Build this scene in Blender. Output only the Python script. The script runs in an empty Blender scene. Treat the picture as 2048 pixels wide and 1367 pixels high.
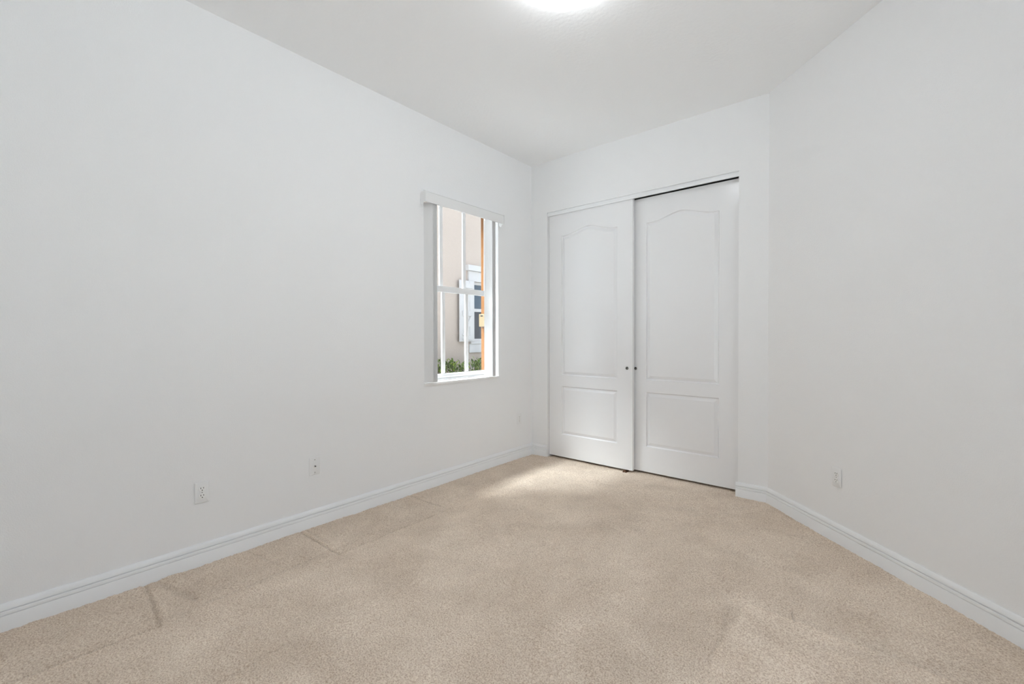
import bpy, bmesh, math, random
import numpy as np
from mathutils import Vector, Matrix
from mathutils.geometry import tessellate_polygon

random.seed(7)
rng = np.random.default_rng(11)
SC = bpy.context.scene
COL = SC.collection

# ---------------------------------------------------------------- camera, sky, sun, exposure
def make_camera():
    f, yaw, pitch, roll = 887.818, math.radians(39.8374), math.radians(-0.67474), math.radians(-0.13267)
    fw = Vector((-math.sin(yaw) * math.cos(pitch), math.cos(yaw) * math.cos(pitch), math.sin(pitch)))
    r = Vector((math.cos(yaw), math.sin(yaw), 0))
    u = r.cross(fw)
    r2 = r * math.cos(roll) + u * math.sin(roll)
    u2 = -r * math.sin(roll) + u * math.cos(roll)
    cam = bpy.data.cameras.new('camera')
    cam.sensor_width = 36.0
    cam.lens = f / 2048 * 36.0
    cam.clip_start = 0.02
    o = bpy.data.objects.new('camera', cam)
    m = Matrix((r2, u2, -fw)).transposed().to_4x4()
    m.translation = (2.87415, -3.76952, 1.24737)
    o.matrix_world = m
    COL.objects.link(o)
    SC.camera = o

make_camera()
SKY_STRENGTH = 0.85
SUN_STRENGTH = 34.0
SUN_ANGLE = 36.0
LAMP_STRENGTH = 17.0
SC.view_settings.view_transform = 'Standard'
SC.view_settings.look = 'None'
SC.view_settings.gamma = 1.0
SC.view_settings.exposure = -0.21
SC.view_settings.use_curve_mapping = False
SC.cycles.max_bounces = 12
SC.cycles.diffuse_bounces = 10

world = bpy.data.worlds.new('sky')
SC.world = world
world.use_nodes = True
wn = world.node_tree.nodes
wl = world.node_tree.links
bg = wn['Background']
sky = wn.new('ShaderNodeTexSky')
sky.sky_type = 'NISHITA'
sky.sun_disc = False
sky.sun_elevation = math.radians(62)
sky.sun_rotation = math.radians(-70)
sky.air_density = 1.0
sky.dust_density = 3.0
hz = wn.new('ShaderNodeMix')
hz.data_type = 'RGBA'
hz.inputs[0].default_value = 0.65
hz.inputs[7].default_value = (2.18, 2.2, 2.25, 1)
wl.new(sky.outputs[0], hz.inputs[6])
wl.new(hz.outputs[2], bg.inputs['Color'])
bg.inputs['Strength'].default_value = SKY_STRENGTH

def make_sun():
    s = bpy.data.lights.new('sun', 'SUN')
    s.energy = SUN_STRENGTH
    s.angle = math.radians(SUN_ANGLE)
    s.color = (0.89, 0.95, 1.0)
    o = bpy.data.objects.new('sun', s)
    d = Vector((0.47, 0.43, -1.0)).normalized()
    o.rotation_euler = d.to_track_quat('-Z', 'Y').to_euler()
    o.location = (-4, -2, 9)
    COL.objects.link(o)

make_sun()

# ---------------------------------------------------------------- helpers
def tag(o, label=None, cat=None, group=None, kind=None):
    if label: o['label'] = label
    if cat: o['category'] = cat
    if group: o['group'] = group
    if kind: o['kind'] = kind
    return o

def empty(name, loc=(0, 0, 0), rz=0.0):
    o = bpy.data.objects.new(name, None)
    o.empty_display_size = 0.05
    o.location = loc
    o.rotation_euler = (0, 0, rz)
    COL.objects.link(o)
    return o

def obj(name, bm, mat, parent=None, smooth=None, loc=None, recalc=True):
    if recalc:
        bmesh.ops.recalc_face_normals(bm, faces=bm.faces[:])
    me = bpy.data.meshes.new(name)
    bm.to_mesh(me)
    bm.free()
    mats = mat if isinstance(mat, (list, tuple)) else [mat]
    for m in mats:
        me.materials.append(m)
    if smooth is not None:
        me.shade_smooth()
        if smooth < 3.1:
            me.set_sharp_from_angle(angle=smooth)
    o = bpy.data.objects.new(name, me)
    COL.objects.link(o)
    if loc is not None:
        o.location = loc
    if parent is not None:
        o.parent = parent
    return o

def copy_tree(o, parent=None):
    c = o.copy()
    COL.objects.link(c)
    c.parent = parent
    for ch in list(o.children):
        copy_tree(ch, c)
    return c

def box(bm, x0, x1, y0, y1, z0, z1, bevel=0.0, mat=0):
    vs = [bm.verts.new((x, y, z)) for x in (x0, x1) for y in (y0, y1) for z in (z0, z1)]
    fs = []
    for idx in ((0, 1, 3, 2), (4, 6, 7, 5), (0, 4, 5, 1), (2, 3, 7, 6), (0, 2, 6, 4), (1, 5, 7, 3)):
        f = bm.faces.new([vs[i] for i in idx])
        f.material_index = mat
        fs.append(f)
    if bevel > 0:
        es = set()
        for f in fs:
            es.update(f.edges)
        bmesh.ops.bevel(bm, geom=list(es), offset=bevel, segments=2, profile=0.6, affect='EDGES')
    return bm

def cyl(bm, c, axis, r, h, n=24, r2=None, caps=True):
    """cylinder starting at c, going h along axis ('x','y','z')"""
    r2 = r if r2 is None else r2
    def P(a, rr, t):
        ca, sa = rr * math.cos(a), rr * math.sin(a)
        if axis == 'x': return (c[0] + t, c[1] + ca, c[2] + sa)
        if axis == 'y': return (c[0] + ca, c[1] + t, c[2] + sa)
        return (c[0] + ca, c[1] + sa, c[2] + t)
    A = [bm.verts.new(P(2 * math.pi * i / n, r, 0)) for i in range(n)]
    B = [bm.verts.new(P(2 * math.pi * i / n, r2, h)) for i in range(n)]
    for i in range(n):
        j = (i + 1) % n
        bm.faces.new((A[i], A[j], B[j], B[i]))
    if caps:
        bm.faces.new(A[::-1])
        bm.faces.new(B)
    return bm

def prism(bm, pts, z0, z1):
    A = [bm.verts.new((p[0], p[1], z0)) for p in pts]
    B = [bm.verts.new((p[0], p[1], z1)) for p in pts]
    n = len(pts)
    for i in range(n):
        j = (i + 1) % n
        bm.faces.new((A[i], A[j], B[j], B[i]))
    bm.faces.new(A[::-1])
    bm.faces.new(B)
    return bm

def sweep(bm, sections):
    """sections: list of closed loops (same length); capped at both ends"""
    rings = [[bm.verts.new(p) for p in s] for s in sections]
    n = len(rings[0])
    for a, b in zip(rings, rings[1:]):
        for i in range(n):
            j = (i + 1) % n
            bm.faces.new((a[i], a[j], b[j], b[i]))
    bm.faces.new(rings[0][::-1])
    bm.faces.new(rings[-1])
    return bm

# ---------------------------------------------------------------- materials
def new_mat(name):
    m = bpy.data.materials.new(name)
    m.use_nodes = True
    nt = m.node_tree
    return m, nt, nt.nodes['Principled BSDF'], nt.nodes['Material Output']

def srgb(r, g, b):
    def c(v):
        v /= 255.0
        return v / 12.92 if v <= 0.04045 else ((v + 0.055) / 1.055) ** 2.4
    return (c(r), c(g), c(b), 1.0)

def plain(name, col, rough=0.5, spec=0.5, metal=0.0, bump=None, vary=None, coat=0.0):
    """bump=(scale, strength, distance); vary=(scale, amount)"""
    m, nt, b, out = new_mat(name)
    b.inputs['Base Color'].default_value = col
    b.inputs['Roughness'].default_value = rough
    b.inputs['Specular IOR Level'].default_value = spec
    b.inputs['Metallic'].default_value = metal
    b.inputs['Coat Weight'].default_value = coat
    tc = nt.nodes.new('ShaderNodeTexCoord')
    if bump:
        n = nt.nodes.new('ShaderNodeTexNoise')
        n.inputs['Scale'].default_value = bump[0]
        n.inputs['Detail'].default_value = 3.0
        bp = nt.nodes.new('ShaderNodeBump')
        bp.inputs['Strength'].default_value = bump[1]
        bp.inputs['Distance'].default_value = bump[2]
        nt.links.new(tc.outputs['Object'], n.inputs['Vector'])
        nt.links.new(n.outputs['Fac'], bp.inputs['Height'])
        nt.links.new(bp.outputs['Normal'], b.inputs['Normal'])
    if vary:
        n = nt.nodes.new('ShaderNodeTexNoise')
        n.inputs['Scale'].default_value = vary[0]
        n.inputs['Detail'].default_value = 4.0
        mx = nt.nodes.new('ShaderNodeMix')
        mx.data_type = 'RGBA'
        d = vary[1]
        mx.inputs[6].default_value = tuple(max(0, v * (1 - d)) for v in col[:3]) + (1,)
        mx.inputs[7].default_value = tuple(min(1, v * (1 + d)) for v in col[:3]) + (1,)
        nt.links.new(tc.outputs['Object'], n.inputs['Vector'])
        nt.links.new(n.outputs['Fac'], mx.inputs[0])
        nt.links.new(mx.outputs[2], b.inputs['Base Color'])
    return m

M = {}
M['wall'] = plain('wall_paint', (0.899, 0.904, 0.910, 1), 0.65, 0.25, bump=(190.0, 0.30, 0.004))
M['ceiling'] = plain('ceiling_paint', (0.924, 0.931, 0.937, 1), 0.8, 0.2, bump=(45.0, 0.22, 0.006))
M['trim'] = plain('trim_paint', (0.89, 0.90, 0.91, 1), 0.35, 0.4)
M['door'] = plain('door_paint', (0.885, 0.89, 0.90, 1), 0.16, 0.5, bump=(120.0, 0.02, 0.001))
M['plate'] = plain('white_plastic', (0.86, 0.865, 0.865, 1), 0.35, 0.5)
M['recept'] = plain('receptacle_plastic', (0.91, 0.91, 0.90, 1), 0.3, 0.5)
M['dark'] = plain('dark_slot', (0.015, 0.015, 0.015, 1), 0.6, 0.3)
M['steel'] = plain('brushed_steel', (0.45, 0.45, 0.44, 1), 0.3, 0.5, metal=1.0)
M['brown'] = plain('brown_plastic', srgb(96, 66, 44), 0.5)
M['vinyl'] = plain('white_vinyl', (0.87, 0.875, 0.88, 1), 0.35, 0.45)
M['sill'] = plain('white_sill', (0.92, 0.92, 0.915, 1), 0.25, 0.5)
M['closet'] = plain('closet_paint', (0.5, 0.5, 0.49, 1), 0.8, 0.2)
M['stucco'] = plain('beige_stucco', srgb(194, 180, 168), 0.9, 0.15, bump=(60.0, 0.35, 0.012), vary=(25.0, 0.06))
M['house_trim'] = plain('white_exterior_trim', (0.62, 0.605, 0.59, 1), 0.6, 0.3)
M['orange'] = plain('orange_stucco', srgb(130, 88, 49), 0.85, 0.2, bump=(90.0, 0.5, 0.008), vary=(12.0, 0.1))
M['cream'] = plain('cream_plastic', srgb(134, 118, 90), 0.5, 0.4)
M['roof'] = plain('roof_tile', srgb(140, 110, 92), 0.85, 0.2, vary=(6.0, 0.25))
M['soffit'] = plain('soffit_paint', srgb(96, 74, 58), 0.8, 0.2)
M['screen_pane'] = plain('dark_screen_glass', srgb(62, 62, 68), 0.35, 0.4, vary=(90.0, 0.3))
M['blue_pane'] = plain('slate_blue_glass', srgb(66, 84, 100), 0.25, 0.5, vary=(70.0, 0.25))
M['ground'] = plain('pale_gravel', srgb(188, 188, 187), 0.95, 0.1, bump=(40.0, 0.6, 0.02), vary=(30.0, 0.2))
M['stem'] = plain('hedge_stem', srgb(92, 76, 58), 0.8, 0.2)

def leaf_mat():
    m, nt, b, out = new_mat('hedge_leaf')
    g = nt.nodes.new('ShaderNodeNewGeometry')
    r = nt.nodes.new('ShaderNodeValToRGB')
    r.color_ramp.elements[0].color = srgb(62, 84, 30)
    r.color_ramp.elements[1].color = srgb(168, 186, 92)
    e = r.color_ramp.elements.new(0.6)
    e.color = srgb(104, 130, 50)
    nt.links.new(g.outputs['Random Per Island'], r.inputs[0])
    nt.links.new(r.outputs[0], b.inputs['Base Color'])
    b.inputs['Roughness'].default_value = 0.4
    t = nt.nodes.new('ShaderNodeBsdfTranslucent')
    nt.links.new(r.outputs[0], t.inputs['Color'])
    mx = nt.nodes.new('ShaderNodeMixShader')
    mx.inputs[0].default_value = 0.3
    nt.links.new(b.outputs[0], mx.inputs[1])
    nt.links.new(t.outputs[0], mx.inputs[2])
    nt.links.new(mx.outputs[0], out.inputs['Surface'])
    return m
M['leaf'] = leaf_mat()

def glass_mat():
    m, nt, b, out = new_mat('window_glass')
    tr = nt.nodes.new('ShaderNodeBsdfTransparent')
    tr.inputs['Color'].default_value = (0.97, 0.985, 0.98, 1)
    gl = nt.nodes.new('ShaderNodeBsdfGlossy')
    gl.inputs['Roughness'].default_value = 0.0
    lw = nt.nodes.new('ShaderNodeLayerWeight')
    lw.inputs['Blend'].default_value = 0.5
    pw = nt.nodes.new('ShaderNodeMath')
    pw.operation = 'POWER'
    pw.inputs[1].default_value = 5.0
    fr = nt.nodes.new('ShaderNodeMath')
    fr.operation = 'MULTIPLY_ADD'
    fr.inputs[1].default_value = 0.9
    fr.inputs[2].default_value = 0.03
    nt.links.new(lw.outputs['Facing'], pw.inputs[0])
    nt.links.new(pw.outputs[0], fr.inputs[0])
    mx = nt.nodes.new('ShaderNodeMixShader')
    nt.links.new(fr.outputs[0], mx.inputs[0])
    nt.links.new(tr.outputs[0], mx.inputs[1])
    nt.links.new(gl.outputs[0], mx.inputs[2])
    nt.links.new(mx.outputs[0], out.inputs['Surface'])
    return m
M['glass'] = glass_mat()

def vane_mat():
    m, nt, b, out = new_mat('blind_vane')
    b.inputs['Base Color'].default_value = (0.91, 0.91, 0.91, 1)
    b.inputs['Roughness'].default_value = 0.45
    t = nt.nodes.new('ShaderNodeBsdfTranslucent')
    t.inputs['Color'].default_value = (0.85, 0.85, 0.85, 1)
    mx = nt.nodes.new('ShaderNodeMixShader')
    mx.inputs[0].default_value = 0.12
    nt.links.new(b.outputs[0], mx.inputs[1])
    nt.links.new(t.outputs[0], mx.inputs[2])
    nt.links.new(mx.outputs[0], out.inputs['Surface'])
    return m
M['vane'] = vane_mat()

def lamp_mat():
    m, nt, b, out = new_mat('lit_white_glass')
    b.inputs['Base Color'].default_value = (0.9, 0.9, 0.88, 1)
    b.inputs['Roughness'].default_value = 0.3
    b.inputs['Emission Color'].default_value = (0.93, 0.97, 1.0, 1)
    b.inputs['Emission Strength'].default_value = LAMP_STRENGTH
    return m
M['lamp'] = lamp_mat()

def carpet_mat():
    m, nt, b, out = new_mat('beige_carpet')
    tc = nt.nodes.new('ShaderNodeTexCoord')
    L = nt.links.new
    fine = nt.nodes.new('ShaderNodeTexNoise')
    fine.inputs['Scale'].default_value = 160.0
    fine.inputs['Detail'].default_value = 3.0
    fine.inputs['Roughness'].default_value = 0.65
    blotch = nt.nodes.new('ShaderNodeTexNoise')
    blotch.inputs['Scale'].default_value = 3.2
    blotch.inputs['Detail'].default_value = 4.0
    blotch.inputs['Distortion'].default_value = 0.6
    L(tc.outputs['Object'], fine.inputs['Vector'])
    L(tc.outputs['Object'], blotch.inputs['Vector'])
    r1 = nt.nodes.new('ShaderNodeValToRGB')
    r1.color_ramp.elements[0].position = 0.33
    r1.color_ramp.elements[0].color = srgb(206, 181, 157)
    r1.color_ramp.elements[1].position = 0.60
    r1.color_ramp.elements[1].color = srgb(255, 240, 222)
    L(fine.outputs['Fac'], r1.inputs[0])
    r2 = nt.nodes.new('ShaderNodeValToRGB')
    r2.color_ramp.elements[0].position = 0.32
    r2.color_ramp.elements[0].color = (0.86, 0.84, 0.82, 1)
    r2.color_ramp.elements[1].position = 0.68
    r2.color_ramp.elements[1].color = (1.0, 1.0, 1.0, 1)
    L(blotch.outputs['Fac'], r2.inputs[0])
    mul = nt.nodes.new('ShaderNodeMix')
    mul.data_type = 'RGBA'
    mul.blend_type = 'MULTIPLY'
    mul.inputs[0].default_value = 1.0
    L(r1.outputs[0], mul.inputs[6])
    L(r2.outputs[0], mul.inputs[7])
    # worn / brushed areas (pile direction) and some light falloff, painted on the mesh
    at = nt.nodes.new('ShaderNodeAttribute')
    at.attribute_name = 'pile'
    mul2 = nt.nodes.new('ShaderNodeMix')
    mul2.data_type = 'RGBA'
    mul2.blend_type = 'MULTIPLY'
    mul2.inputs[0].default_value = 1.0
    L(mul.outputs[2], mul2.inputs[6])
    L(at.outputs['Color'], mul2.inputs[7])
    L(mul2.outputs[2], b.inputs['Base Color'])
    b.inputs['Roughness'].default_value = 1.0
    b.inputs['Specular IOR Level'].default_value = 0.05
    b.inputs['Sheen Weight'].default_value = 0.15
    bp = nt.nodes.new('ShaderNodeBump')
    bp.inputs['Strength'].default_value = 0.8
    bp.inputs['Distance'].default_value = 0.006
    L(fine.outputs['Fac'], bp.inputs['Height'])
    L(bp.outputs['Normal'], b.inputs['Normal'])
    return m
M['carpet'] = carpet_mat()

# ---------------------------------------------------------------- room shell
H = 3.05
BW = 2.2204            # where the back wall meets the angled wall
XR, YF = 3.85, -4.35   # right wall and wall behind the camera
YA = BW - XR           # y where the angled wall meets the right wall
WY0, WY1, WZ0, WZ1 = -1.445, -0.532, 0.848, 2.445    # window opening
DX0, DX1, DZ1 = 0.206, 2.0165, 2.527                # closet opening

def ring_wall(bm, u0, u1, a0, a1, b0, b1, put):
    """solid wall with a rectangular hole; put(u, t, z) -> xyz; t=0 inner, 1 outer"""
    us, zs = [u0, a0, a1, u1], [0.0 if b0 > 0 else -0.02, max(b0, -0.02), b1, H + 0.02]
    for i in range(3):
        for j in range(3):
            if i == 1 and j == 1: continue
            if zs[j + 1] - zs[j] < 1e-6: continue
            for t in (0, 1):
                bm.faces.new([bm.verts.new(put(u, t, z)) for u, z in
                              ((us[i], zs[j]), (us[i + 1], zs[j]), (us[i + 1], zs[j + 1]), (us[i], zs[j + 1]))])
    def rim(p, q):
        bm.faces.new([bm.verts.new(v) for v in (put(p[0], 0, p[1]), put(q[0], 0, q[1]), put(q[0], 1, q[1]), put(p[0], 1, p[1]))])
    for z0, z1, a, b in ((zs[1], zs[2], a0, a1),):
        rim((a, z0), (a, z1)); rim((b, z0), (b, z1)); rim((a, z0), (b, z0)); rim((a, z1), (b, z1))
    rim((u0, zs[0]), (u0, zs[3])); rim((u1, zs[0]), (u1, zs[3])); rim((u0, zs[3]), (u1, zs[3])); rim((u0, zs[0]), (u1, zs[0]))
    bmesh.ops.remove_doubles(bm, verts=bm.verts[:], dist=1e-5)

bm = bmesh.new()
ring_wall(bm, YF - 0.15, 0.75, WY0, WY1, WZ0, WZ1, lambda u, t, z: (-0.175 * t, u, z))
tag(obj('wall_left', bm, M['wall']), 'long white textured wall with the single window on the left', 'wall', kind='structure')

bm = bmesh.new()
ring_wall(bm, 0.0, BW, DX0, DX1, -0.02, DZ1, lambda u, t, z: (u, 0.115 * t, z))
tag(obj('wall_back', bm, M['wall']), 'short white wall framing the closet doors', 'wall', kind='structure')

bm = bmesh.new()
t = 0.115
prism(bm, [(BW, 0), (XR, YA), (XR + t, YA + 0.05), (XR + t, YA + 0.12), (BW + 0.10, 0.13), (BW, 0.115)], -0.02, H + 0.02)
tag(obj('wall_angled', bm, M['wall']), 'white angled wall with one outlet on the right side', 'wall', kind='structure')

GY0, GY1, GZ0, GZ1 = -3.80, -2.15, 0.55, 2.48     # opening for the added, unseen window that fills the room with light
bm = bmesh.new()
ring_wall(bm, YF, YA, GY0, GY1, GZ0, GZ1, lambda u, q, z: (XR + 0.175 * q, u, z))
tag(obj('wall_right', bm, M['wall']), 'white side wall beside the camera, past the angled wall', 'wall', kind='structure')
bm = bmesh.new()
box(bm, -0.175, XR + 0.175, YF - t, YF, -0.02, H + 0.02)
tag(obj('wall_front', bm, M['wall']), 'white wall behind the camera', 'wall', kind='structure')

bm = bmesh.new()
prism(bm, [(-0.2, YF - t), (XR + 0.18, YF - t), (XR + 0.18, 0.8), (-0.2, 0.8)], H, H + 0.12)
tag(obj('ceiling', bm, M['ceiling']), 'flat white textured ceiling', 'ceiling', kind='structure')

# closet interior behind the doors
bm = bmesh.new()
box(bm, 0.0, BW + 0.1, 0.70, 0.75, -0.02, H)
box(bm, BW + 0.0, BW + 0.1, 0.13, 0.70, -0.02, H)
tag(obj('wall_closet', bm, M['closet']), 'unlit back and side wall of the closet behind the doors', 'wall', kind='structure')

# ---- carpet: a real pile surface with the dents furniture left in it
def carpet():
    step = 0.0048
    x0, y0 = -0.004, YF
    nx = int((XR + 0.02 - x0) / step)
    ny = int((0.68 - y0) / step)
    X, Y = np.meshgrid(x0 + np.arange(nx) * step, y0 + np.arange(ny) * step, indexing='ij')
    def smooth_noise(n, s):
        g = rng.normal(size=(int(nx * step / s) + 3, int(ny * step / s) + 3))
        gx, gy = (X - x0) / s, (Y - y0) / s
        i, j = gx.astype(int), gy.astype(int)
        fx, fy = gx - i, gy - j
        fx, fy = fx * fx * (3 - 2 * fx), fy * fy * (3 - 2 * fy)
        return (g[i, j] * (1 - fx) * (1 - fy) + g[i + 1, j] * fx * (1 - fy) + g[i, j + 1] * (1 - fx) * fy + g[i + 1, j + 1] * fx * fy)
    Z = rng.normal(size=X.shape) * 0.0010 + smooth_noise(0, 0.0115) * 0.0012 + smooth_noise(0, 0.12) * 0.0012 + smooth_noise(0, 0.5) * 0.0015
    pile = np.ones(X.shape)
    wob = smooth_noise(0, 0.05) * 0.004
    def groove(xa, ya, xb, yb, w=0.010, d=0.007, dark=0.10):
        nonlocal Z, pile
        dx, dy = xb - xa, yb - ya
        L = math.hypot(dx, dy)
        tt = ((X - xa) * dx + (Y - ya) * dy) / L
        s = ((X - xa) * dy - (Y - ya) * dx) / L + wob
        m = np.exp(-(s / w) ** 2) * np.clip(np.minimum(tt + 0.02, L + 0.02 - tt) / 0.03, 0, 1)
        Z = Z - d * m
        pile = pile * (1 - dark * m)
    def region(xa, xb, ya, yb, k, soft=0.02, dz=0.0, angle=0.0):
        nonlocal Z, pile
        xc, yc = (xa + xb) / 2, (ya + yb) / 2
        u = (X - xc) * math.cos(angle) + (Y - yc) * math.sin(angle)
        v = -(X - xc) * math.sin(angle) + (Y - yc) * math.cos(angle)
        e = np.minimum((xb - xa) / 2 - np.abs(u), (yb - ya) / 2 - np.abs(v)) + wob
        m = np.clip(e / soft, 0, 1)
        Z = Z + dz * m
        pile = pile * (1 + (k - 1) * m)
    # long ridge beside the left wall and the cross marks from it to the wall
    groove(0.475, -2.455, 0.470, -1.56, 0.0057, 0.008, 0.20)
    groove(0.435, -3.75, 0.478, -3.28, 0.0073, 0.006, 0.14)
    groove(0.435, -3.11, 0.395, -2.30, 0.0065, 0.004, 0.10)
    groove(0.02, -2.47, 0.475, -2.455, 0.0089, 0.010, 0.17)
    groove(0.03, -2.43, 0.30, -2.425, 0.0081, 0.005, 0.08)
    groove(0.02, -3.245, 0.475, -3.285, 0.0097, 0.009, 0.16)
    groove(0.02, -3.205, 0.36, -3.12, 0.0238, 0.008, 0.14)
    groove(0.03, -1.612, 0.37, -1.60, 0.0073, 0.006, 0.17)
    groove(0.05, -2.78, 0.40, -2.72, 0.0081, 0.003, 0.06)
    groove(1.04, -3.35, 1.02, -2.95, 0.0097, 0.003, 0.06)
    groove(1.50, -3.05, 1.46, -2.85, 0.0097, 0.003, 0.05)
    region(0.0, 0.47, -2.45, -0.02, 0.95, 0.012, -0.002)
    region(0.0, 0.47, -3.9, -2.47, 0.955, 0.012, -0.001)
    # brushed panel of lighter pile at the lower right
    region(2.355, 3.05, -2.75, -1.50, 1.10, 0.010, 0.002, -0.05)
    region(1.90, 2.352, -2.6, -1.25, 0.945, 0.14, 0.0, -0.05)
    bl = smooth_noise(0, 0.16) * 0.6 + smooth_noise(0, 0.07) * 0.4
    pile = pile * (1 + 0.035 * np.clip(bl, -1.6, 1.6))
    region(2.72, 3.30, -1.75, -1.33, 0.93, 0.12, 0.0, 0.35)  # soft brushed streaks, with the corner's light falloff painted into their tone
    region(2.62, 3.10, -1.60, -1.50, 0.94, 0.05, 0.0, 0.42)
    groove(2.385, -2.20, 2.345, -1.56, 0.0113, 0.004, 0.07)
    groove(2.57, -1.43, 2.585, -1.50, 0.0049, 0.007, 0.28)
    Z = np.clip(Z, -0.02, 0.0035)
    inside = (X <= XR + 0.01) & ((X + Y) <= BW + 0.02 + 0.9 * (Y > 0)) & (X >= x0)
    inside &= ~((Y > 0) & (X > BW))
    idx = np.arange(nx * ny).reshape(nx, ny)
    quad = inside[:-1, :-1] & inside[1:, :-1] & inside[1:, 1:] & inside[:-1, 1:]
    a, b_, c, d = idx[:-1, :-1][quad], idx[1:, :-1][quad], idx[1:, 1:][quad], idx[:-1, 1:][quad]
    F = np.stack([a, b_, c, d], 1)
    used = np.unique(F)
    remap = np.full(nx * ny, -1, dtype=np.int64)
    remap[used] = np.arange(len(used))
    F = remap[F].astype(np.int32)
    jx = rng.uniform(-0.0022, 0.0022, X.shape)
    jy = rng.uniform(-0.0022, 0.0022, X.shape)
    V = np.stack([(X + jx).ravel()[used], (Y + jy).ravel()[used], Z.ravel()[used]], 1).astype(np.float32)
    me = bpy.data.meshes.new('floor')
    me.vertices.add(len(V))
    me.vertices.foreach_set('co', V.ravel())
    me.loops.add(F.size)
    me.loops.foreach_set('vertex_index', F.ravel())
    me.polygons.add(len(F))
    me.polygons.foreach_set('loop_start', np.arange(0, F.size, 4, dtype=np.int32))
    me.update(calc_edges=True)
    me.shade_smooth()
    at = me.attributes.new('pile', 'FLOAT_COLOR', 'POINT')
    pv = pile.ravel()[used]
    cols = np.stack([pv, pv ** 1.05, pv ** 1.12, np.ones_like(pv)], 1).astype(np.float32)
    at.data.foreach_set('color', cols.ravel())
    me.materials.append(M['carpet'])
    o = bpy.data.objects.new('floor', me)
    COL.objects.link(o)
    return o
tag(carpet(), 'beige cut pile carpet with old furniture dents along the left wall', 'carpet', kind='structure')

# ---- baseboards (stepped colonial profile)
BPROF = [(0.0, -0.02), (0.0165, -0.02), (0.0165, 0.062), (0.0150, 0.0650), (0.0105, 0.0665), (0.0105, 0.0690), (0.0158, 0.0700),
         (0.0160, 0.0780), (0.0140, 0.0840), (0.0065, 0.0855), (0.0065, 0.0890), (0.0138, 0.0902), (0.0125, 0.1000), (0.0085, 0.1090), (0.0045, 0.1150), (0.0, 0.1150)]
def baseboard(name, label, path, close_ends=True):
    """path: list of (x, y, nx, ny): wall point and offset direction (mitre scaled)"""
    bm = bmesh.new()
    sweep(bm, [[(x + d * nx, y + d * ny, z) for d, z in BPROF] for x, y, nx, ny in path])
    return tag(obj(name, bm, M['trim'], smooth=0.6), label, 'baseboard', kind='structure')
k = math.tan(math.radians(22.5))
baseboard('baseboard_left', 'white stepped baseboard along the long left wall', [(0, YF, 1, 1), (0, 0, 1, -1)])
baseboard('baseboard_back', 'short piece of white baseboard between the corner and the closet opening', [(0, 0, 1, -1), (DX0, 0, 0, -1)])
baseboard('baseboard_right', 'white stepped baseboard bending from the closet onto the angled wall',
          [(DX1 - 0.014, 0, 0, -1), (BW, 0, -k, -1), (XR, YA, -1, -k), (XR, YF, -1, 1)])
baseboard('baseboard_front', 'white baseboard on the wall behind the camera', [(XR, YF, -1, 1), (0, YF, 1, 1)])

# ---------------------------------------------------------------- closet doors
DW, DT, DB = 0.921, 0.035, 0.022
def door_mesh(top):
    bm = bmesh.new()
    zb, zt = 0.0, top - DB
    outer = [(0, zb), (DW, zb), (DW, zt), (0, zt)]
    def loops(inset):
        low = [(0.152 + inset, 0.228 + inset), (DW - 0.152 - inset, 0.228 + inset),
               (DW - 0.152 - inset, 0.722 - inset), (0.152 + inset, 0.722 - inset)]
        x0, x1 = 0.152 + inset, DW - 0.152 - inset
        z0 = 0.832 + inset
        up = [(x0, z0), (x1, z0)]
        n = 28
        for i in range(n + 1):
            s = i / n
            x = x1 + (x0 - x1) * s
            tt = abs(2 * s - 1)
            tt = min(1.0, max(0.0, (tt - 0.02) / 0.94))
            h = 0.5 * (1 + math.cos(math.pi * tt ** 0.85))
            up.append((x, 2.246 - inset + 0.060 * h))
        return low, up
    steps = [(0.0, 0.0), (0.004, 0.0100), (0.008, 0.0135), (0.012, 0.0135), (0.037, 0.0020)]
    rings = []
    for ins, dep in steps:
        rings.append([[bm.verts.new((x, dep, z)) for x, z in lp] for lp in loops(ins)])
    ov = [bm.verts.new((x, 0, z)) for x, z in outer]
    polys = [[v.co.copy() for v in ov]] + [[v.co.copy() for v in lp] for lp in rings[0]]
    flat = list(ov) + list(rings[0][0]) + list(rings[0][1])
    for tri in tessellate_polygon([[Vector((c.x, c.z, 0)) for c in p] for p in polys]):
        bm.faces.new([flat[i] for i in tri])
    for a, b in zip(rings, rings[1:]):
        for la, lb in zip(a, b):
            n = len(la)
            for i in range(n):
                j = (i + 1) % n
                bm.faces.new((la[i], la[j], lb[j], lb[i]))
    for lp in rings[-1]:
        bm.faces.new(lp)
    bk = [bm.verts.new((x, DT, z)) for x, z in outer]
    bm.faces.new(bk)
    for i in range(4):
        j = (i + 1) % 4
        bm.faces.new((ov[i], ov[j], bk[j], bk[i]))
    return bm

def finger_pull(parent, x, z):
    bm = bmesh.new()
    n = 28
    prof = [(0.0155, 0.0), (0.0155, -0.0018), (0.0125, -0.0022), (0.0112, -0.0005), (0.0105, 0.0)]
    rings = [[bm.verts.new((x + r * math.cos(2 * math.pi * i / n), d - 0.0003, z + r * math.sin(2 * math.pi * i / n))) for i in range(n)] for r, d in prof]
    for a, b in zip(rings, rings[1:]):
        for i in range(n):
            j = (i + 1) % n
            bm.faces.new((a[i], a[j], b[j], b[i]))
    p = obj('finger_pull', bm, M['steel'], parent, smooth=0.7)
    bm = bmesh.new()
    cyl(bm, (x, -0.0008, z), 'y', 0.0108, 0.0006, 24)
    c = obj('cup', bm, M['dark'], p)
    bm = bmesh.new()
    cyl(bm, (x + 0.0025, -0.0016, z - 0.0025), 'y', 0.0046, 0.0010, 16)
    obj('screw', bm, M['steel'], p)
    p['label'] = 'small round metal finger pull with dark cup'
    return p

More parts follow.
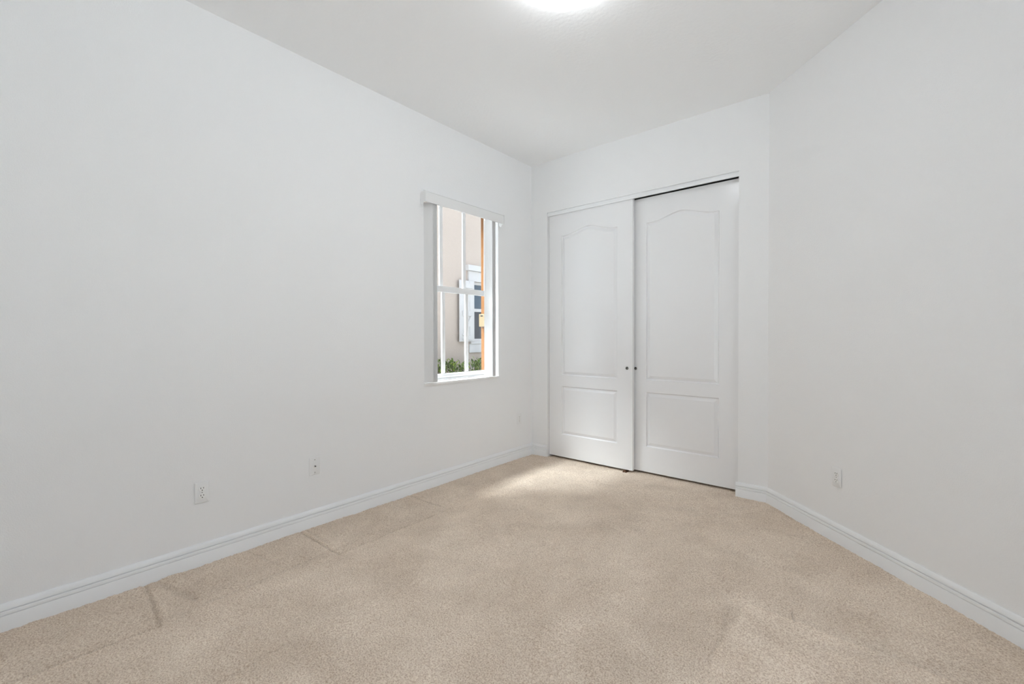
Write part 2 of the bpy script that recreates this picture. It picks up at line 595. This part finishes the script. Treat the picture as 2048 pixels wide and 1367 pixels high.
d1 = obj('door_1', door_mesh(2.53), M['door'], smooth=0.18, loc=(0.2105, 0.030, DB))
tag(d1, 'left white sliding closet door, in front of the other, with arched upper panel', 'closet door', kind='structure')
finger_pull(d1, 1.078 - 0.2105, 0.957 - DB)
d2 = obj('door_2', door_mesh(2.495), M['door'], smooth=0.18, loc=(1.0835, 0.086, DB))
tag(d2, 'right white sliding closet door, set behind the left one, with arched upper panel', 'closet door', kind='structure')
finger_pull(d2, 1.1355 - 1.0835, 0.954 - DB)

# overhead track with fascia
bm = bmesh.new()
box(bm, DX0, DX1, 0.010, 0.024, 2.489, 2.516, 0.0012)
box(bm, DX0, DX1, 0.020, 0.13, 2.5215, DZ1, 0.0)
box(bm, DX0, DX1, 0.018, 0.022, 2.512, DZ1, 0.0)
tag(obj('trim_1', bm, M['trim']), 'white fascia strip of the sliding door track above the closet', 'door track', kind='structure')
# floor guide
g = empty('floor_guide', (1.062, 0.026, 0.0))
bm = bmesh.new()
box(bm, -0.016, 0.016, -0.022, 0.045, -0.006, 0.010, 0.002)
obj('base', bm, M['brown'], g)
bm = bmesh.new()
box(bm, -0.011, 0.011, -0.016, -0.003, 0.010, 0.024, 0.002)
obj('guide_tab', bm, M['brown'], g)
tag(g, 'small brown plastic floor guide under the edge of the left closet door', 'door guide')

# ---------------------------------------------------------------- window
win = empty('window_1', (-0.1, (WY0 + WY1) / 2, WZ0))
tag(win, 'white single hung window with grid bars and a view of the neighbouring house', 'window', kind='structure')
wc = Vector(win.location)
def wbox(bm, x0, x1, y0, y1, z0, z1, bev=0.0):
    box(bm, x0 - wc.x, x1 - wc.x, y0 - wc.y, y1 - wc.y, z0 - wc.z, z1 - wc.z, bev)
def wpart(name, bm, mat, parent=win, smooth=None):
    return obj(name, bm, mat, parent, smooth)
# frame: jambs, head and sill of the vinyl unit
bm = bmesh.new()
fy0, fy1 = WY0, WY1
JF, HF = 0.010, 0.008
wbox(bm, -0.172, -0.100, fy0, fy0 + JF, WZ0, WZ1, 0.002)
wbox(bm, -0.172, -0.100, fy1 - JF, fy1, WZ0, WZ1, 0.002)
wbox(bm, -0.172, -0.100, fy0 + JF, fy1 - JF, WZ1 - HF, WZ1, 0.002)
wbox(bm, -0.172, -0.100, fy0 + JF, fy1 - JF, WZ0, WZ0 + 0.032, 0.002)
wpart('window_frame', bm, M['vinyl'])
def sash(name, xa, xb, z0, z1, bars, rb, rt):
    bm = bmesh.new()
    y0, y1 = fy0 + JF + 0.001, fy1 - JF - 0.001
    st = 0.015
    wbox(bm, xa, xb, y0, y0 + st, z0, z1, 0.003)
    wbox(bm, xa, xb, y1 - st, y1, z0, z1, 0.003)
    wbox(bm, xa, xb, y0 + st, y1 - st, z0, z0 + rb, 0.003)
    wbox(bm, xa, xb, y0 + st, y1 - st, z1 - rt, z1, 0.003)
    s = wpart(name, bm, M['vinyl'])
    xm = (xa + xb) / 2
    for yb in bars:
        bm = bmesh.new()
        wbox(bm, xm - 0.010, xm + 0.010, yb - 0.0185, yb + 0.0185, z0 + rb, z1 - rt, 0.006)
        obj('muntin', bm, M['vinyl'], s, smooth=0.6)
    bm = bmesh.new()
    wbox(bm, xm - 0.002, xm + 0.002, y0 + st, y1 - st, z0 + rb, z1 - rt)
    obj('pane', bm, M['glass'], s)
    return s
sash('upper_sash', -0.170, -0.146, 1.655, WZ1 - HF - 0.001, (-1.127, -0.842), 0.042, 0.010)
ls = sash('lower_sash', -0.140, -0.112, WZ0 + 0.033, 1.697, (-1.130, -0.842), 0.040, 0.052)
bm = bmesh.new()
wbox(bm, -0.112, -0.104, -1.16, -0.87, 0.896, 0.903, 0.002)
obj('lift_rail', bm, M['vinyl'], ls)
# unseen window added in the side wall for fill daylight
w2 = empty('added_fill_window', (XR + 0.1, (GY0 + GY1) / 2, GZ0))
tag(w2, 'wide white window added out of view in the side wall, for fill daylight', 'window', kind='structure')
def w2box(bm, x0, x1, y0, y1, z0, z1, bev=0.0):
    l = w2.location
    box(bm, x0 - l.x, x1 - l.x, y0 - l.y, y1 - l.y, z0 - l.z, z1 - l.z, bev)
bm = bmesh.new()
ym = (GY0 + GY1) / 2
for a, b in ((GY0, GY0 + 0.04), (ym - 0.025, ym + 0.025), (GY1 - 0.04, GY1)):
    w2box(bm, XR + 0.10, XR + 0.17, a, b, GZ0 + 0.04, GZ1 - 0.04, 0.002)
w2box(bm, XR + 0.10, XR + 0.17, GY0, GY1, GZ0, GZ0 + 0.04, 0.002)
w2box(bm, XR + 0.10, XR + 0.17, GY0, GY1, GZ1 - 0.04, GZ1, 0.002)
f2 = obj('window_frame', bm, M['vinyl'], w2)
for a, b in ((GY0 + 0.04, ym - 0.025), (ym + 0.025, GY1 - 0.04)):
    bm = bmesh.new()
    w2box(bm, XR + 0.133, XR + 0.137, a, b, GZ0 + 0.04, GZ1 - 0.04)
    obj('pane', bm, M['glass'], f2)
# stool / sill board
bm = bmesh.new()
wbox(bm, -0.099, 0.015, WY0 + 0.001, WY1 - 0.001, WZ0 + 0.0005, 0.868, 0.004)
wpart('sill', bm, M['sill'])

# ---------------------------------------------------------------- vertical blind
bl = empty('vertical_blind', (0.0, -0.99, 2.33))
tag(bl, 'white vertical blind with valance, vanes drawn to both sides of the window', 'blind')
bc = Vector(bl.location)
bm = bmesh.new()
VY0, VY1 = -1.477, -0.522
sweep(bm, [[(x - bc.x, y - bc.y, z - bc.z) for x, z in ((0.060, 2.332), (0.068, 2.331), (0.070, 2.335), (0.070, 2.4085), (0.0655, 2.4090), (0.0655, 2.4125), (0.070, 2.4130), (0.0685, 2.418), (0.058, 2.418), (0.058, 2.412), (0.062, 2.408), (0.062, 2.340))]
           for y in (VY0 + 0.004, VY1 - 0.004)])
val = obj('valance', bm, M['plate'], bl, smooth=0.5)
for y0, y1 in ((VY0 - 0.003, VY0 + 0.0012), (VY1 - 0.0012, VY1 + 0.003)):
    bm = bmesh.new()
    prof = [(0.071, 2.330), (0.071, 2.419), (0.020, 2.419), (0.008, 2.413), (0.001, 2.398), (0.0005, 2.36), (0.003, 2.335), (0.012, 2.315), (0.024, 2.309), (0.036, 2.313), (0.042, 2.330)]
    sweep(bm, [[(x - bc.x, y - bc.y, z - bc.z) for x, z in prof] for y in (y0, y1)])
    obj('end_cap', bm, M['plate'], val, smooth=0.5)
bm = bmesh.new()
box(bm, 0.003, 0.044, VY0 + 0.02 - bc.y, VY1 - 0.02 - bc.y, 2.352 - bc.z, 2.392 - bc.z, 0.002)
obj('head_rail', bm, M['vinyl'], bl)
def vane(y, tilt):
    bm = bmesh.new()
    n, w, t = 12, 0.089, 0.0009
    z0, z1 = 0.8735 - bc.z, 2.349 - bc.z
    fr, bk = [], []
    for i in range(n + 1):
        s = i / n - 0.5
        x = s * w
        c = 0.006 * (1 - (2 * s) ** 2)
        fr.append((x, c - t)); bk.append((x, c + t))
    loop = fr + bk[::-1]
    ca, sa = math.cos(tilt), math.sin(tilt)
    pts = [(0.0125 + x * ca - yy * sa - bc.x, y + x * sa + yy * ca - bc.y) for x, yy in loop]
    sweep(bm, [[(p[0], p[1], z) for p in pts] for z in (z0, z1)])
    return obj('vane', bm, M['vane'], bl, smooth=0.6)
for i in range(6):
    vane(-1.4140 + 0.0088 * i, 0.60)
for i in range(5):
    vane(-0.687 + 0.0110 * i, 0.24)

# ---------------------------------------------------------------- outlets
def plate_mesh(w=0.0675, h=0.1145, d=0.0062):
    """cover plate, wall plane y=0 facing -y"""
    bm = bmesh.new()
    def rr(wx, hz, r, y):
        L = []
        for cx, cz, a0 in ((1, 1, 0), (-1, 1, 90), (-1, -1, 180), (1, -1, 270)):
            for q in range(5):
                a = math.radians(a0 + q * 22.5)
                L.append((cx * (wx - r) + r * math.cos(a), y, cz * (hz - r) + r * math.sin(a)))
        return L
    a, b = w / 2, h / 2
    R = [rr(a - 0.003, b - 0.003, 0.002, 0.0), rr(a - 0.003, b - 0.003, 0.002, -0.0022), rr(a, b, 0.003, -0.0026), rr(a, b, 0.003, -0.0046), rr(a - 0.0035, b - 0.0035, 0.003, -d)]
    sweep(bm, R)
    return bm

def receptacle_mesh():
    bm = bmesh.new()
    def ring(r, y):
        L = []
        for i in range(40):
            a = 2 * math.pi * i / 40
            x, z = r * math.cos(a), r * math.sin(a)
            z = max(-0.79 * r, min(0.79 * r, z))
            L.append((x, y, z))
        return L
    sweep(bm, [ring(0.0168, -0.0045), ring(0.0168, -0.0072), ring(0.0160, -0.0080)])
    return bm

def outlet(label):
    t = empty('wall_outlet')
    tag(t, label, 'outlet', 'duplex outlets on the walls')
    obj('cover_plate', plate_mesh(), M['plate'], t, smooth=0.5)
    for zc in (0.0198, -0.0198):
        r = obj('receptacle', receptacle_mesh(), M['recept'], t, smooth=0.5, loc=(0, 0, zc))
        for x0, hh in ((-0.0068, 0.0042), (0.0060, 0.0036)):
            bm = bmesh.new()
            box(bm, x0 - 0.0013, x0 + 0.0013, -0.0084, -0.0070, 0.0045 - hh, 0.0045 + hh)
            obj('slot', bm, M['dark'], r)
        bm = bmesh.new()
        cyl(bm, (0, -0.0084, -0.0072), 'y', 0.0027, 0.0014, 16)
        obj('slot', bm, M['dark'], r)
    bm = bmesh.new()
    cyl(bm, (0, -0.0070, 0), 'y', 0.003, 0.0012, 16)
    box(bm, -0.0024, 0.0024, -0.0073, -0.0069, -0.0004, 0.0004)
    obj('screw', bm, M['steel'], t)
    return t
o1 = outlet('white duplex outlet low on the left wall, nearest the camera')
o1.location = (0.0003, -2.995, 0.396)
o1.rotation_euler = (0, 0, math.radians(90))
o2 = copy_tree(o1)
o2['label'] = 'white duplex outlet on the left wall near the closet corner, past the window'
o2.location = (0.0003, -0.217, 0.400)
o3 = copy_tree(o1)
o3['label'] = 'white duplex outlet low on the angled wall at right'
o3.location = (BW + 0.449 - 0.0003, -0.449 - 0.0003, 0.392)
o3.rotation_euler = (0, 0, math.radians(-45))

jk = empty('cable_jack', (0.0003, -2.364, 0.399), math.radians(90))
tag(jk, 'white cable jack plate with a small central connector on the left wall', 'cable jack')
obj('cover_plate', plate_mesh(0.0685, 0.1165), M['plate'], jk, smooth=0.5)
bm = bmesh.new()
cyl(bm, (0, -0.0085, 0.0), 'y', 0.0062, 0.003, 6)
cyl(bm, (0, -0.0170, 0.0), 'y', 0.0046, 0.009, 20)
con = obj('connector', bm, M['steel'], jk, smooth=0.6)
bm = bmesh.new()
cyl(bm, (0, -0.0174, 0.0), 'y', 0.0034, 0.001, 16)
obj('socket', bm, M['dark'], con)
for zc in (0.0415, -0.0415):
    bm = bmesh.new()
    cyl(bm, (0, -0.0072, zc), 'y', 0.0032, 0.0014, 16)
    box(bm, -0.0026, 0.0026, -0.0075, -0.0071, zc - 0.0004, zc + 0.0004)
    obj('screw', bm, M['steel'], jk)

# ---------------------------------------------------------------- ceiling light
cl = empty('ceiling_light', (1.698, -1.937, H))
tag(cl, 'round white flush mount ceiling light, switched on', 'ceiling light')
bm = bmesh.new()
n = 64
prof = [(0.0, -0.0005), (0.204, -0.0005), (0.204, -0.011), (0.200, -0.014), (0.0, -0.014)]
def lathe(bm, prof, n=64):
    rings = []
    for r, z in prof:
        if r < 1e-6:
            rings.append([bm.verts.new((0, 0, z))])
        else:
            rings.append([bm.verts.new((r * math.cos(2 * math.pi * i / n), r * math.sin(2 * math.pi * i / n), z)) for i in range(n)])
    for a, b in zip(rings, rings[1:]):
        for i in range(n):
            j = (i + 1) % n
            if len(a) == 1: bm.faces.new((a[0], b[j], b[i]))
            elif len(b) == 1: bm.faces.new((a[i], a[j], b[0]))
            else: bm.faces.new((a[i], a[j], b[j], b[i]))
    return bm
lathe(bm, prof)
obj('base', bm, M['plate'], cl, smooth=0.6)
bm = bmesh.new()
dome = [(0.196, -0.0145), (0.212, -0.017), (0.220, -0.028)]
for i in range(1, 17):
    a = math.pi / 2 * i / 16
    dome.append((0.220 * math.cos(a) if i < 16 else 0.0, -0.028 - 0.085 * math.sin(a)))
lathe(bm, dome)
obj('glass_dome', bm, M['lamp'], cl, smooth=1.2)

# ---------------------------------------------------------------- outside: own facade
bm = bmesh.new()
box(bm, -0.455, -0.202, -0.30, 0.35, -0.15, 2.62, 0.006)
tag(obj('trim_2', bm, M['orange']), 'orange stucco pilaster just outside the window', 'pilaster', kind='structure')
bm = bmesh.new()
box(bm, -0.57, -0.201, -5.25, 6.0, 2.62, 2.77)
tag(obj('trim_3', bm, M['soffit']), 'eave soffit above the outside of the window', 'eave', kind='structure')
bm = bmesh.new()
box(bm, -25, -0.2, -25, 14, -0.35, -0.15)
box(bm, -0.2, 25, -25, YF - 0.2, -0.35, -0.15)
box(bm, XR + 0.2, 25, YF - 0.2, 14, -0.35, -0.15)
tag(obj('ground', bm, M['ground']), 'pale gravel strip between the two houses', 'ground', kind='structure')
wb = empty('meter_box', (-0.400, -0.302, 1.425))
tag(wb, 'small cream box with a dark slot mounted on the orange pilaster', 'box')
bm = bmesh.new()
box(bm, -0.042, 0.042, -0.045, 0.001, -0.070, 0.066, 0.006)
obj('case', bm, M['cream'], wb)
bm = bmesh.new()
box(bm, -0.018, 0.014, -0.0462, -0.044, 0.038, 0.052, 0.002)
obj('slot', bm, M['dark'], wb)
bm = bmesh.new()
box(bm, -0.012, 0.030, -0.030, 0.001, -0.084, -0.0695, 0.003)
obj('bracket', bm, M['brown'], wb)

# ---------------------------------------------------------------- outside: neighbouring house
NX = -3.2
house = empty('house', (NX, 2.7, -0.15))
tag(house, 'beige stucco house with white shuttered window seen through the window', 'house')
hc = Vector(house.location)
def hbox(bm, x0, x1, y0, y1, z0, z1, bev=0.0):
    box(bm, x0 - hc.x, x1 - hc.x, y0 - hc.y, y1 - hc.y, z0 - hc.z, z1 - hc.z, bev)
NY0, NY1, NZ0, NZ1 = 2.315, 3.235, 1.165, 2.31
bm = bmesh.new()
for y0, y1, z0, z1 in ((-3.0, NY0, -0.15, 5.8), (NY1, 10, -0.15, 5.8), (NY0, NY1, -0.15, NZ0), (NY0, NY1, NZ1, 5.8)):
    hbox(bm, NX - 0.25, NX, y0, y1, z0, z1)
hbox(bm, NX - 6, NX - 0.26, -3.0, -2.8, -0.15, 5.8)
hbox(bm, NX - 6, NX - 0.26, 9.8, 10, -0.15, 5.8)
obj('wall', bm, M['stucco'], house)
bm = bmesh.new()
vs = [(NX + 0.42, -3.4, 5.80), (NX + 0.42, 10.4, 5.80), (NX - 3.5, 10.4, 7.1), (NX - 3.5, -3.4, 7.1)]
A = [bm.verts.new((v[0] - hc.x, v[1] - hc.y, v[2] - hc.z)) for v in vs]
B = [bm.verts.new((v[0] - hc.x, v[1] - hc.y, v[2] + 0.18 - hc.z)) for v in vs]
bm.faces.new(A[::-1]); bm.faces.new(B)
for i in range(4):
    bm.faces.new((A[i], A[(i + 1) % 4], B[(i + 1) % 4], B[i]))
obj('roof', bm, M['roof'], house)
# window
bm = bmesh.new()
hbox(bm, NX - 0.10, NX - 0.03, NY0, NY0 + 0.035, NZ0, NZ1)
hbox(bm, NX - 0.10, NX - 0.03, NY1 - 0.035, NY1, NZ0, NZ1)
hbox(bm, NX - 0.10, NX - 0.03, NY0 + 0.035, NY1 - 0.035, NZ1 - 0.05, NZ1)
hbox(bm, NX - 0.10, NX - 0.02, NY0 + 0.035, NY1 - 0.035, 1.735, 1.795)
hbox(bm, NX - 0.10, NX - 0.02, NY0 + 0.035, NY1 - 0.035, NZ0, NZ0 + 0.045)
nw = obj('window', bm, M['house_trim'], house)
bm = bmesh.new()
hbox(bm, NX - 0.085, NX - 0.07, NY0 + 0.035, NY1 - 0.035, 1.795, NZ1 - 0.05)
obj('pane', bm, M['blue_pane'], nw)['label'] = 'slate blue upper pane'
bm = bmesh.new()
hbox(bm, NX - 0.065, NX - 0.055, NY0 + 0.035, NY1 - 0.035, NZ0 + 0.045, 1.735)
obj('pane', bm, M['screen_pane'], nw)['label'] = 'dark screened lower pane'
# surround: head cap, head panel, sill, apron panel
bm = bmesh.new()
hbox(bm, NX, NX + 0.09, 2.135, 3.42, 2.505, 2.612, 0.008)
obj('head_cap', bm, M['house_trim'], house)
bm = bmesh.new()
hbox(bm, NX, NX + 0.035, 2.195, 3.355, 2.312, 2.504, 0.004)
obj('head_panel', bm, M['house_trim'], house)
bm = bmesh.new()
hbox(bm, NX - 0.10, NX + 0.045, 2.24, 3.31, 1.112, 1.164, 0.004)
obj('sill', bm, M['house_trim'], house)
bm = bmesh.new()
hbox(bm, NX, NX + 0.03, 2.215, 3.33, 0.945, 1.111, 0.004)
obj('apron', bm, M['house_trim'], house)
# shutters: framed boards with rails and a Z brace
def shutter(ya, yb):
    z0, z1 = 1.160, 2.308
    bm = bmesh.new()
    n = 3
    for i in range(n):
        w = (yb - ya) / n
        hbox(bm, NX + 0.046, NX + 0.066, ya + i * w + 0.003, ya + (i + 1) * w - 0.003, z0, z1, 0.003)
    hbox(bm, NX + 0.046, NX + 0.060, ya, yb, z0, z1)
    s = obj('shutter', bm, M['house_trim'], house)
    def rail(za, zb):
        bm = bmesh.new()
        hbox(bm, NX + 0.066, NX + 0.086, ya + 0.07, yb - 0.06, za, zb, 0.003)
        obj('rail', bm, M['house_trim'], s)
    rail(2.165, 2.262); rail(1.640, 1.735); rail(1.19, 1.262)
    bm = bmesh.new()
    A = (ya + 0.09, 1.262); B = (yb - 0.07, 1.640)
    dy, dz = B[0] - A[0], B[1] - A[1]
    L = math.hypot(dy, dz)
    py, pz = -dz / L * 0.034, dy / L * 0.034
    q = [(A[0] + py, A[1] + pz), (A[0] - py, A[1] - pz), (B[0] - py, B[1] - pz), (B[0] + py, B[1] + pz)]
    sweep(bm, [[(x - hc.x, y - hc.y, z - hc.z) for y, z in q] for x in (NX + 0.066, NX + 0.086)])
    obj('brace', bm, M['house_trim'], s)
    for zz in (1.3, 2.15):
        bm = bmesh.new()
        hbox(bm, NX, NX + 0.046, ya + 0.15, ya + 0.20, zz, zz + 0.05)
        obj('bracket', bm, M['house_trim'], s)
shutter(1.925, 2.312)
shutter(3.238, 3.625)

# ---------------------------------------------------------------- outside: hedge
def hedge():
    root = empty('hedge', (-2.55, 1.5, -0.15))
    tag(root, 'low leafy green hedge along the wall of the neighbouring house', 'hedge')
    rc = Vector(root.location)
    r = random.Random(5)
    V, F = [], []
    def leaf(p, d, up, L, W):
        d = d.normalized()
        s = d.cross(up)
        if s.length < 1e-4: s = Vector((1, 0, 0))
        s.normalize()
        nrm = s.cross(d)
        base = len(V)
        for t, w, b in ((0, 0.12, 0), (0.3, 0.8, 0.05), (0.6, 1.0, 0.07), (0.85, 0.6, 0.02), (1.0, 0.05, -0.06)):
            c = p + d * (t * L) + nrm * (b * L)
            V.append(c - s * (w * W / 2) + nrm * (0.12 * W * w)); V.append(c); V.append(c + s * (w * W / 2) + nrm * (0.12 * W * w))
        for i in range(4):
            a = base + 3 * i
            F.append((a, a + 1, a + 4, a + 3)); F.append((a + 1, a + 2, a + 5, a + 4))
    stems = bmesh.new()
    y = -1.5
    while y < 4.6:
        x = -2.55 + r.uniform(-0.2, 0.2)
        top = 0.86 + r.uniform(-0.07, 0.06)
        lean = Vector((r.uniform(-0.12, 0.12), r.uniform(-0.12, 0.12), 1))
        b0 = Vector((x, y, -0.15))
        hgt = top + 0.15
        segs = []
        for t in (0, 0.5, 1.0):
            c = b0 + lean * (hgt * t * 0.93) - rc
            rad = 0.010 * (1 - 0.7 * t)
            segs.append([(c.x + rad * math.cos(a), c.y + rad * math.sin(a), c.z) for a in (0, 1.57, 3.14, 4.71)])
        sweep(stems, segs)
        for q in range(52):
            t = 0.30 + 0.70 * r.random() ** 0.7
            c = b0 + lean * (hgt * t * 0.95) - rc
            a = r.uniform(0, 6.283)
            tilt = r.uniform(0.1, 1.1) if t < 0.85 else r.uniform(0.5, 1.8)
            d = Vector((math.cos(a), math.sin(a), tilt))
            c += Vector((math.cos(a), math.sin(a), 0)) * r.uniform(0.0, 0.09)
            leaf(c, d, Vector((r.uniform(-.4, .4), r.uniform(-.4, .4), 1)), r.uniform(0.05, 0.085), r.uniform(0.024, 0.036))
        y += r.uniform(0.035, 0.06)
    obj('stems', stems, M['stem'], root)
    me = bpy.data.meshes.new('foliage')
    me.from_pydata([tuple(v) for v in V], [], F)
    me.materials.append(M['leaf'])
    me.shade_smooth()
    o = bpy.data.objects.new('foliage', me)
    COL.objects.link(o)
    o.parent = root
hedge()
